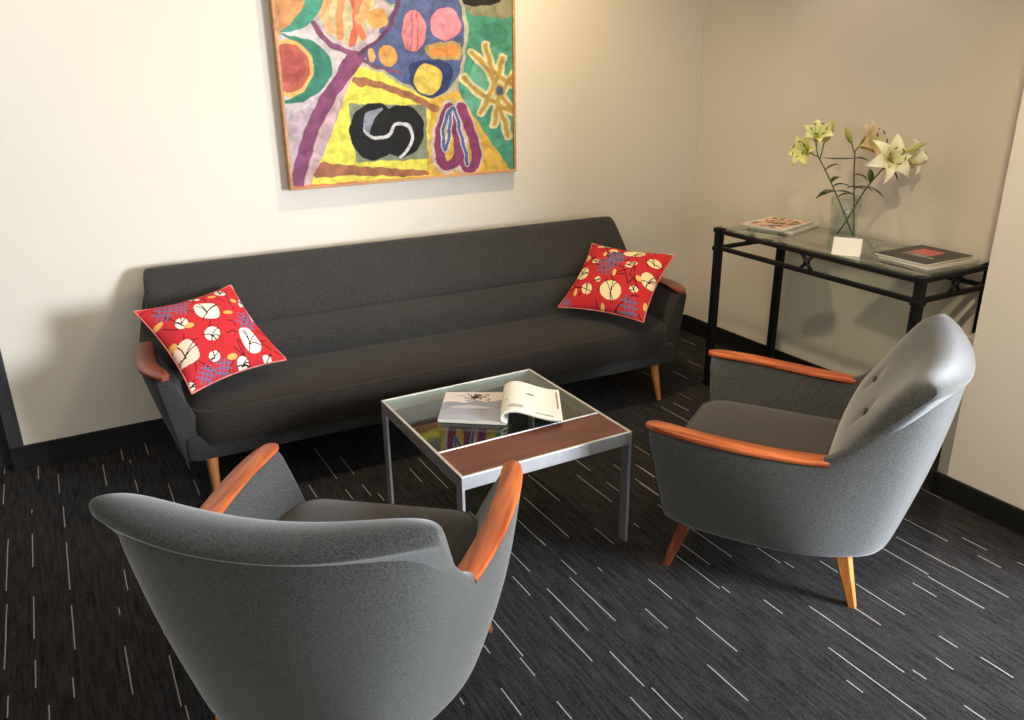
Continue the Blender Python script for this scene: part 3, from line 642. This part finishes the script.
# ---------------- magazines ----------------
def page_grid(p00, p10, p11, p01, nx_, ny_, z, paint_fn, base):
    """flat painted sheet; corners x,y; uv in 0..1000"""
    g = np.linspace(0, 1, nx_); q = np.linspace(0, 1, ny_); U, V_ = np.meshgrid(g, q); U = U.ravel(); V_ = V_.ravel()
    c = [np.array(v, float) for v in (p00, p10, p11, p01)]
    P = (1-V_)[:, None]*((1-U)[:, None]*c[0]+U[:, None]*c[1])+V_[:, None]*((1-U)[:, None]*c[3]+U[:, None]*c[2])
    pa = Paint(np.stack([U*1000, V_*1000], 1), base); paint_fn(pa)
    bm = bmesh.new(); vs = [bm.verts.new((x, y, z)) for x, y in P]
    for j in range(ny_-1):
        for i in range(nx_-1):
            a = j*nx_+i; bm.faces.new((vs[a], vs[a+1], vs[a+nx_+1], vs[a+nx_]))
    fix(bm); return bm, pa.c
M['gloss'] = painted_mat('glossy_print', .35, .03, 60, 0, .35, .0)
M['matte_print'] = painted_mat('matte_print', .6, .0, 60, 0, .3)
def prism(outline, z0, z1, mat, parent, name, bev=.0015):
    bm = bmesh.new(); loft(bm, [[(x, y, z0) for x, y in outline], [(x, y, z1) for x, y in outline]]); fix(bm)
    if bev: bmesh.ops.bevel(bm, geom=bm.edges[:], offset=bev, segments=2, affect='EDGES')
    return link(name, bm, mat, parent, False)
mg = thing('open_magazine', 'open magazine with a grey landscape page and a curled white page on the coffee table', 'magazine', (1.2, 2.3, TZ))
A = np.array
fl, bl = A([1.004-1.2, 2.346-2.3]), A([1.128-1.2, 2.548-2.3]); fr, br = A([1.194-1.2, 2.205-2.3]), A([1.330-1.2, 2.427-2.3])
prism([fl, fr, br, bl], .0, .012, M['page_edge'], mg, 'page_block')
def pg(p):
    p.poly([(0, 560), (150, 640), (330, 600), (480, 700), (700, 640), (1000, 720), (1000, 0), (0, 0)], (150, 152, 162))
    p.poly([(0, 300), (300, 420), (600, 330), (1000, 420), (1000, 0), (0, 0)], (166, 168, 180)); p.poly([(100, 430), (400, 520), (800, 440), (500, 400)], (192, 194, 202)); p.poly([(0, 0), (1000, 0), (1000, 130), (500, 200), (0, 160)], (176, 178, 188))
    rs = random.Random(3)
    for k in range(44):
        x, y = 330+rs.gauss(170, 95), 835+rs.gauss(0, 60); p.line([(x, y), (x+rs.uniform(-70, 70), y+rs.uniform(-60, 60))], 20, (50, 38, 38), 0)
    p.line([(190, 840), (300, 900)], 14, (60, 46, 44), 0); p.line([(250, 800), (330, 880)], 14, (60, 46, 44), 0); p.ell(470, 800, 60, 45, (40, 32, 32))
bm, cc = page_grid(fl*.995, fr*.995, br*.995, bl*.995, 90, 90, .0127, pg, (222, 210, 204)); o = link('photo_page', bm, M['gloss'], mg); set_colours(o.data, cc)
# curled right-hand pages: profile along u (spine -> fore edge), extruded along the spine
def curl(name, prof, th, mat, v0=0.0, v1=1.0, paint=None, nU=8, nV=50):
    d = (br-fr)/np.linalg.norm(br-fr); Ls = np.linalg.norm(br-fr); e = A([d[1], -d[0]])     # e points away from the spine
    pr = cr([A(q) for q in prof], nU); bm = bmesh.new(); P, UV = [], []; m = len(pr); s0 = sum(np.linalg.norm(pr[i+1]-pr[i]) for i in range(m-1)); acc = 0
    for i, q in enumerate(pr):
        if i: acc += np.linalg.norm(pr[i]-pr[i-1])
        for j in range(nV):
            v = v0+(v1-v0)*j/(nV-1); lift = q[1]; xy = fr+d*Ls*v+e*q[0]*(1-.06*(v-.5)); P.append((xy[0], xy[1], lift)); UV.append((acc/s0*1000, v*1000))
    vs = [bm.verts.new(x) for x in P]
    for i in range(m-1):
        for j in range(nV-1): a = i*nV+j; bm.faces.new((vs[a], vs[a+nV], vs[a+nV+1], vs[a+1]))
    fix(bm)
    if bm.faces[0].normal.z < 0: bmesh.ops.reverse_faces(bm, faces=bm.faces[:])
    o = link(name, bm, mat, mg)
    if paint: pa = Paint(A(UV), (244, 240, 226)); paint(pa); set_colours(o.data, pa.c)
    if th: sm = o.modifiers.new('thickness', 'SOLIDIFY'); sm.thickness = th; sm.offset = -1
    return o
def pr_(p):
    for k in range(5): p.line([(240, 120+k*22), (420, 120+k*22)], 8, (186, 182, 170), 0)
    p.line([(480, 620), (580, 620)], 34, (70, 60, 50), 0); p.line([(620, 80), (860, 80)], 34, (40, 34, 30), 0); p.line([(200, 380), (215, 400)], 16, (60, 50, 50), 0); p.line([(850, 620), (850, 680)], 8, (120, 110, 90), 0)
    p.line([(965, 130), (962, 900)], 20, (150, 90, 70), 0); p.line([(940, 150), (940, 900)], 6, (90, 80, 70), 0)
prof = [(.004, .0105), (-.012, .019), (-.010, .036), (.010, .047), (.045, .045), (.09, .031), (.14, .018), (.184, .0135)]
curl('curled_page', prof, .009, M['matte_print'], 0, 1, pr_)

# ---------------- console table ----------------
KX0, KX1, KY0, KY1, KZ = 2.735, 3.195, 1.815, 2.925, .80
kt = thing('console_table', 'black metal console table with glass top against the right wall', 'table', (KX0, KY0, 0))
KW, KD = KX1-KX0, KY1-KY0; ps = .017
def post(x, y):
    bm = bmesh.new(); box(bm, (x-ps, y-ps, 0), (x+ps, y+ps, KZ+.004), bev=.003)
    for z in (KZ-.100, KZ-.010): box(bm, (x-ps-.005, y-ps-.005, z), (x+ps+.005, y+ps+.005, z+.022), bev=.003)
    box(bm, (x-ps*.75, y-ps*.75, KZ+.004), (x+ps*.75, y+ps*.75, KZ+.012), bev=.003)
    link('leg', bm, M['black_metal'], kt, False)
for x in (ps, KW-ps):
    for y in (ps, KD-ps): post(x, y)
bm = bmesh.new(); r_ = .010
for z in (KZ-.006, KZ-.085):
    for x in (ps, KW-ps): box(bm, (x-r_, ps, z-r_), (x+r_, KD-ps, z+r_), bev=.003)
    for y in (ps, KD-ps): box(bm, (ps, y-r_, z-r_), (KW-ps, y+r_, z+r_), bev=.003)
link('rail_frame', bm, M['black_metal'], kt, False)
def xorn(cx, cy, along):
    bm = bmesh.new(); d = A([0, 1.]) if along == 'y' else A([1., 0])
    for s in (-1, 1):
        a = A([cx, cy])-d*.032; b = A([cx, cy])+d*.032
        za, zb = (KZ-.012, KZ-.080) if s > 0 else (KZ-.080, KZ-.012)
        tube(bm, [(a[0], a[1], za), ((a[0]+b[0])/2, (a[1]+b[1])/2, (za+zb)/2), (b[0], b[1], zb)], .008, 8)
    bmesh.ops.create_uvsphere(bm, u_segments=10, v_segments=8, radius=.015, matrix=Matrix.Translation((cx, cy, KZ-.046)))
    link('cross_ornament', bm, M['black_metal'], kt)
for x in (ps, KW-ps): xorn(x, KD/2, 'y')
for y in (ps, KD-ps): xorn(KW/2, y, 'x')
bm = bmesh.new(); box(bm, (ps+r_*.2, ps+r_*.2, KZ-.001+.0045), (KW-ps-r_*.2, KD-ps-r_*.2, KZ+.0125), bev=.001); link('glass_top', bm, M['console_glass'], kt, False)
KT = KZ+.0125

def magazine(label, c, ang, w_, l_, th, cover, base, z, group):
    t = thing('magazine', label, 'magazine', (c[0], c[1], z), ang, group)
    o_ = [(-w_/2, -l_/2), (w_/2, -l_/2), (w_/2, l_/2), (-w_/2, l_/2)]
    prism(o_, 0, th-.0012, M['page_edge'], t, 'page_block', .0008)
    bm, cc = page_grid(*[A(q)*1.01 for q in o_], 80, 80, th-.0004, cover, base); o = link('cover', bm, M['gloss'], t); set_colours(o.data, cc)
    sm = o.modifiers.new('thickness', 'SOLIDIFY'); sm.thickness = .0008; sm.offset = -1
    return t
def cov_people(p):
    rs = random.Random(2)
    for k in range(60):
        x, y = rs.uniform(60, 940), rs.uniform(60, 900); c = rs.choice([(190, 110, 80), (120, 70, 54), (220, 170, 140), (80, 60, 56), (206, 140, 110), (60, 50, 50), (236, 214, 190)])
        p.ell(x, y, rs.uniform(40, 110), rs.uniform(30, 80), c, rs.uniform(0, 3))
    p.flat([(0, 0), (1000, 0), (1000, 40), (0, 40)], (232, 226, 214)); p.flat([(0, 940), (1000, 940), (1000, 1000), (0, 1000)], (232, 226, 214)); p.flat([(950, 0), (1000, 0), (1000, 1000), (950, 1000)], (226, 214, 200))
def cov_plain(p):
    p.flat([(60, 60), (940, 60), (940, 940), (60, 940)], (150, 150, 144)); p.flat([(200, 300), (700, 300), (700, 700), (200, 700)], (96, 96, 96))
def cov_black(p):
    p.flat([(45, 45), (955, 45), (955, 955), (45, 955)], (70, 68, 60)); p.flat([(75, 75), (925, 75), (925, 925), (75, 925)], (34, 33, 31))
    p.flat([(300, 330), (800, 330), (800, 760), (300, 760)], (120, 104, 98)); p.flat([(480, 330), (800, 330), (800, 760), (480, 760)], (196, 84, 84)); p.poly([(330, 350), (420, 350), (440, 560), (360, 600)], (150, 146, 136), 2); p.flat([(330, 200), (370, 200), (370, 300), (330, 300)], (200, 196, 184))
GL, GR = 'magazines stacked at the far end of the console', 'magazines stacked at the near end of the console'
magazine('lower magazine of the stack at the console end nearest the sofa', (3.02, 2.755), .28, .27, .22, .010, cov_plain, (200, 196, 186), KT+.0005, GL)
magazine('upper magazine with a crowded brown cover at the console end nearest the sofa', (2.99, 2.775), .22, .26, .215, .009, cov_people, (214, 180, 156), KT+.0115, GL)
magazine('white edged magazine under the black one at the near end of the console', (3.00, 1.985), -.05, .29, .235, .012, cov_plain, (206, 204, 194), KT+.0005, GR)
magazine('black covered magazine with a red picture at the near end of the console', (2.99, 2.00), -.02, .28, .23, .009, cov_black, (26, 25, 24), KT+.0135, GR)
cdt = thing('place_card', 'small white card standing in front of the vase on the console', 'card', (2.80, 2.215, KT+.0005), math.radians(-28))
bm = bmesh.new(); prof = [(-.022, 0), (0, .062), (.022, 0)]
q = [(-.001, .064)]
for s in (-1, 1):
    P_ = [(-.055, s*.022, 0), (.055, s*.022, 0), (.055, 0, .070), (-.055, 0, .070)]
    loft(bm, [[(x, y-s*.0008, z) for x, y, z in P_], [(x, y+s*.0002, z) for x, y, z in P_]])
fix(bm); link('folded_card', bm, M['white_paper'], cdt, False, None).rotation_euler = (0, 0, math.radians(-30))

# ---------------- vase and lilies ----------------
VX, VY = 3.04, 2.44
vs_t = thing('glass_vase', 'clear glass vase holding lilies on the console table', 'vase', (VX, VY, KT+.0005))
bm = bmesh.new(); rings = []
for r, z in ((.054, 0), (.057, .004), (.059, .05), (.062, .11), (.066, .185), (.0635, .185), (.0595, .11), (.056, .05), (.053, .012)):
    rings.append([(r*math.cos(2*math.pi*k/40), r*math.sin(2*math.pi*k/40), z) for k in range(40)])
loft(bm, rings); fix(bm); link('glass_body', bm, M['vase_glass'], vs_t)
M['stem'] = simple('lily_stem', srgb(88, 104, 56), .5, noise=.2, nscale=40)
M['leaf'] = simple('lily_leaf', srgb(62, 84, 44), .45, noise=.3, nscale=20)
M['bud'] = simple('lily_bud', srgb(186, 190, 110), .5, noise=.15, nscale=18)
M['anther'] = simple('dark_anther', srgb(70, 40, 24), .7)
M['filament'] = simple('pale_filament', srgb(206, 214, 150), .5)
def petal_mat(name, c_in, c_out):
    m, nt, b = new_mat(name); N, L = nt.nodes.new, nt.links.new
    at = N('ShaderNodeAttribute'); at.attribute_name = 'paint'; L(at.outputs['Color'], b.inputs['Base Color'])
    b.inputs['Roughness'].default_value = .5; b.inputs['Subsurface Weight'].default_value = .12; b.inputs['Subsurface Radius'].default_value = (.01, .008, .004); return m
M['petal'] = petal_mat('lily_petal', 0, 0)
def frame_from(d):
    d = Vector(d).normalized(); return d.to_track_quat('Z', 'Y').to_matrix().to_4x4()
def lily_head(parent, pos, direction, size, openness, c_base, c_tip, spin=0):
    """six recurved petals round the axis"""
    Mx = Matrix.Translation(pos) @ frame_from(direction); fl_ = None; bm = bmesh.new(); cols = []
    for k in range(6):
        ang = spin+k*math.pi/3; inner = k % 2; wmax = size*(.27 if inner else .20); n, m = 12, 7
        rows = []
        for i in range(n+1):
            t = i/n; th_ = openness*(t**.8); 
            rr = size*(.06+ math.sin(min(th_, 2.6)*.5)*1.05*t); zz = size*(.80*t*math.cos(th_*.62)+.06)
            if t > .6: zz -= size*(t-.6)**2*openness*.9
            wd = wmax*math.sin(math.pi*min(1, (t*.93+.07))**.85)**.8 if t < 1 else .001
            row = []
            for j in range(m):
                s = (j/(m-1)*2-1); cup = size*.09*s*s*(1-t*.6); wave = size*.02*math.sin(8*t+3*s+k)*abs(s)
                x, y, z = rr-cup*.4, s*wd, zz+cup+wave
                row.append(Vector((x*math.cos(ang)-y*math.sin(ang), x*math.sin(ang)+y*math.cos(ang), z))); a_ = max(0, min(1, t*1.3)); 
                cols.append([c_base[q_]*(1-a_)+c_tip[q_]*a_ for q_ in range(3)])
            rows.append([bm.verts.new(Mx @ v) for v in row])
        for a, b in zip(rows, rows[1:]):
            for j in range(m-1): bm.faces.new((a[j], a[j+1], b[j+1], b[j]))
    bm.verts.index_update(); o = link('flower', bm, M['petal'], parent); set_colours(o.data, np.array(cols))
    sm = o.modifiers.new('thickness', 'SOLIDIFY'); sm.thickness = .0012
    if openness > .9:
        bm = bmesh.new(); b2 = bmesh.new()
        for k in range(6):
            a = spin+.5+k*math.pi/3; pts = [(0, 0, 0), (.10*size*math.cos(a), .10*size*math.sin(a), .4*size), (.26*size*math.cos(a), .26*size*math.sin(a), .72*size)]
            tube(bm, [Mx @ Vector(q) for q in pts], .0012, 5); e = Vector(pts[-1]); tg = Vector((-math.sin(a), math.cos(a), .2))*size*.08
            tube(b2, [Mx @ (e-tg), Mx @ e, Mx @ (e+tg)], [.0012, .003, .0012], 6)
        tube(bm, [Mx @ Vector((0, 0, 0)), Mx @ Vector((0, 0, .8*size))], [.0025, .002], 6); fix(bm); fix(b2)
        s_ = link('stamens', bm, M['filament'], o); link('anthers', b2, M['anther'], s_)
    return o
def bud(parent, pos, direction, L_, r, mat):
    Mx = Matrix.Translation(pos) @ frame_from(direction); bm = bmesh.new(); rings = []
    for i in range(13):
        t = i/12; rr = r*(math.sin(math.pi*t**.9)**.8*.95+.08) if 0 < t < 1 else r*.12
        rings.append([Mx @ Vector((rr*(1+.06*math.cos(3*a))*math.cos(a), rr*(1+.06*math.cos(3*a))*math.sin(a), L_*t)) for a in [2*math.pi*k/14 for k in range(14)]])
    loft(bm, rings); fix(bm); return link('bud', bm, mat, parent)
def leaf_blade(bm, base, direction, L_, w_, droop):
    d = Vector(direction).normalized(); side = d.cross(Vector((0, 0, 1))).normalized(); p_ = Vector(base); rows = []; n = 9
    for i in range(n+1):
        t = i/n; wd = w_*math.sin(math.pi*(t*.95+.05))**.7; up = side.cross(d).normalized()
        rows.append([bm.verts.new(p_-side*wd+up*wd*.3), bm.verts.new(p_), bm.verts.new(p_+side*wd+up*wd*.3)])
        p_ = p_+d*L_/n; d = (d+Vector((0, 0, -droop/n))).normalized()
    for a, b in zip(rows, rows[1:]):
        for j in range(2): bm.faces.new((a[j], a[j+1], b[j+1], b[j]))
def px_x(px, py, X):
    d = (px-512)/F_PX*AR-(py-360)/F_PX*AU+AF; return Vector(np.array([0, 0, CAM_H])+d*(X/d[0]))
PALE, CREAM, GREENY, PINKY = srgb(252, 248, 224), srgb(254, 248, 218), srgb(222, 224, 144), srgb(246, 216, 178)
BASE = Vector((VX, VY, KT+.013))
def stem(label, pts, leaves, heads, buds):
    pts[0].z = max(pts[0].z, KT+.019)
    t = thing('lily', label, 'flower', pts[0], 0, 'lilies in the glass vase'); o0 = Vector(pts[0])
    P = [Vector(v)-o0 for v in cr([tuple(q) for q in pts], 6)]
    bm = bmesh.new(); tube(bm, P, [.0042-.0014*i/len(P) for i in range(len(P))], 8); fix(bm); link('stem', bm, M['stem'], t)
    for fi, d, L_, dr in leaves:
        q = P[int(fi*(len(P)-1))]; bm = bmesh.new(); leaf_blade(bm, q, d, L_*1.15, .0135, dr); o = link('leaf', bm, M['leaf'], t)
        sm = o.modifiers.new('thickness', 'SOLIDIFY'); sm.thickness = .0008
    for pos, d, sz, op, cb, ct, sp, fi in heads:
        pos = Vector(pos)-o0; q = P[int(fi*(len(P)-1))]; bm = bmesh.new(); tube(bm, [q, (q+pos)/2+Vector((0, 0, -.006)), pos], [.0028, .0024, .0035], 7); fix(bm); link('flower_stalk', bm, M['stem'], t)
        lily_head(t, pos, d, sz, op, cb, ct, sp)
    for pos, d, L_, r, fi in buds:
        pos = Vector(pos)-o0; q = P[int(fi*(len(P)-1))]; bm = bmesh.new(); tube(bm, [q, (q+pos)/2+Vector((0, 0, -.004)), pos], [.0028, .0024, .003], 7); fix(bm); link('bud_stalk', bm, M['stem'], t)
        bud(t, pos, d, L_, r, M['bud'])
    return t
vr = lambda dx, dy, dz: Vector(AR)*dx+Vector((AF[0], AF[1], 0)).normalized()*dy+Vector((0, 0, 1))*dz   # dx to the viewer's right, dy away
X = 3.04
# stem leaning left, flowers yellow-green
s1 = [px_x(853, 238, 3.04), px_x(841, 206, 3.03), px_x(829, 178, 3.02), px_x(818, 156, 3.01)]
stem('lily stem leaning left with two small yellow green flowers', s1,
     [(.55, vr(-.9, 0, .3), .075, 1.6), (.5, vr(-1, -.2, -.1), .085, .5), (.6, vr(.9, .1, .5), .07, 1.2), (.5, vr(1, -.2, .1), .08, .6), (.8, vr(.7, 0, .6), .06, .8), (.62, vr(.6, .5, .5), .07, .9)],
     [(px_x(812, 153, 3.0), vr(-.75, -.4, .2), .125, 1.15, GREENY, srgb(232, 228, 150), .2, 1), (px_x(816, 143, 3.01), vr(-.15, -.6, .7), .125, 1.0, GREENY, srgb(236, 236, 176), .6, 1)],
     [(px_x(824, 143, 3.02), vr(.25, 0, .95), .10, .021, .98)])
# upright stem in the middle
s2 = [px_x(853, 240, 3.07), px_x(854, 205, 3.07), px_x(854, 175, 3.06), px_x(855, 150, 3.05)]
stem('upright middle lily stem with a cream and peach flower', s2,
     [(.5, vr(.8, 0, .5), .08, 1.6), (.48, vr(-.9, .1, .3), .07, 1.3), (.7, vr(1, 0, .2), .06, 1.4), (.92, vr(-1, -.1, -.1), .13, -.3), (.93, vr(.7, -.3, .1), .05, .6)],
     [(px_x(858, 147, 3.06), vr(.6, -.65, .4), .15, 1.35, srgb(214, 200, 120), PINKY, .1, 1)],
     [(px_x(852, 144, 3.05), vr(-.45, 0, .85), .085, .013, .97)])
# stem leaning right with the big open flower
s3 = [px_x(836, 241, 3.02), px_x(848, 218, 3.03), px_x(865, 190, 3.04), px_x(880, 172, 3.05), px_x(886, 165, 3.05)]
stem('lily stem leaning right with a wide open cream flower', s3,
     [(.8, vr(.9, 0, .35), .085, 2.4), (.55, vr(.9, 0, -.35), .075, .5), (.5, vr(-.8, .2, .4), .07, .9), (.62, vr(.1, .5, .8), .06, .5)],
     [(px_x(887, 160, 3.02), vr(.03, -.95, .28), .125, 1.75, srgb(226, 216, 130), CREAM, .25, 1), (px_x(903, 156, 3.07), vr(.8, .15, -.05), .115, 1.25, srgb(216, 204, 130), PALE, .1, .98)],
     [(px_x(905, 152, 3.03), vr(.85, -.1, .42), .085, .013, .97)])
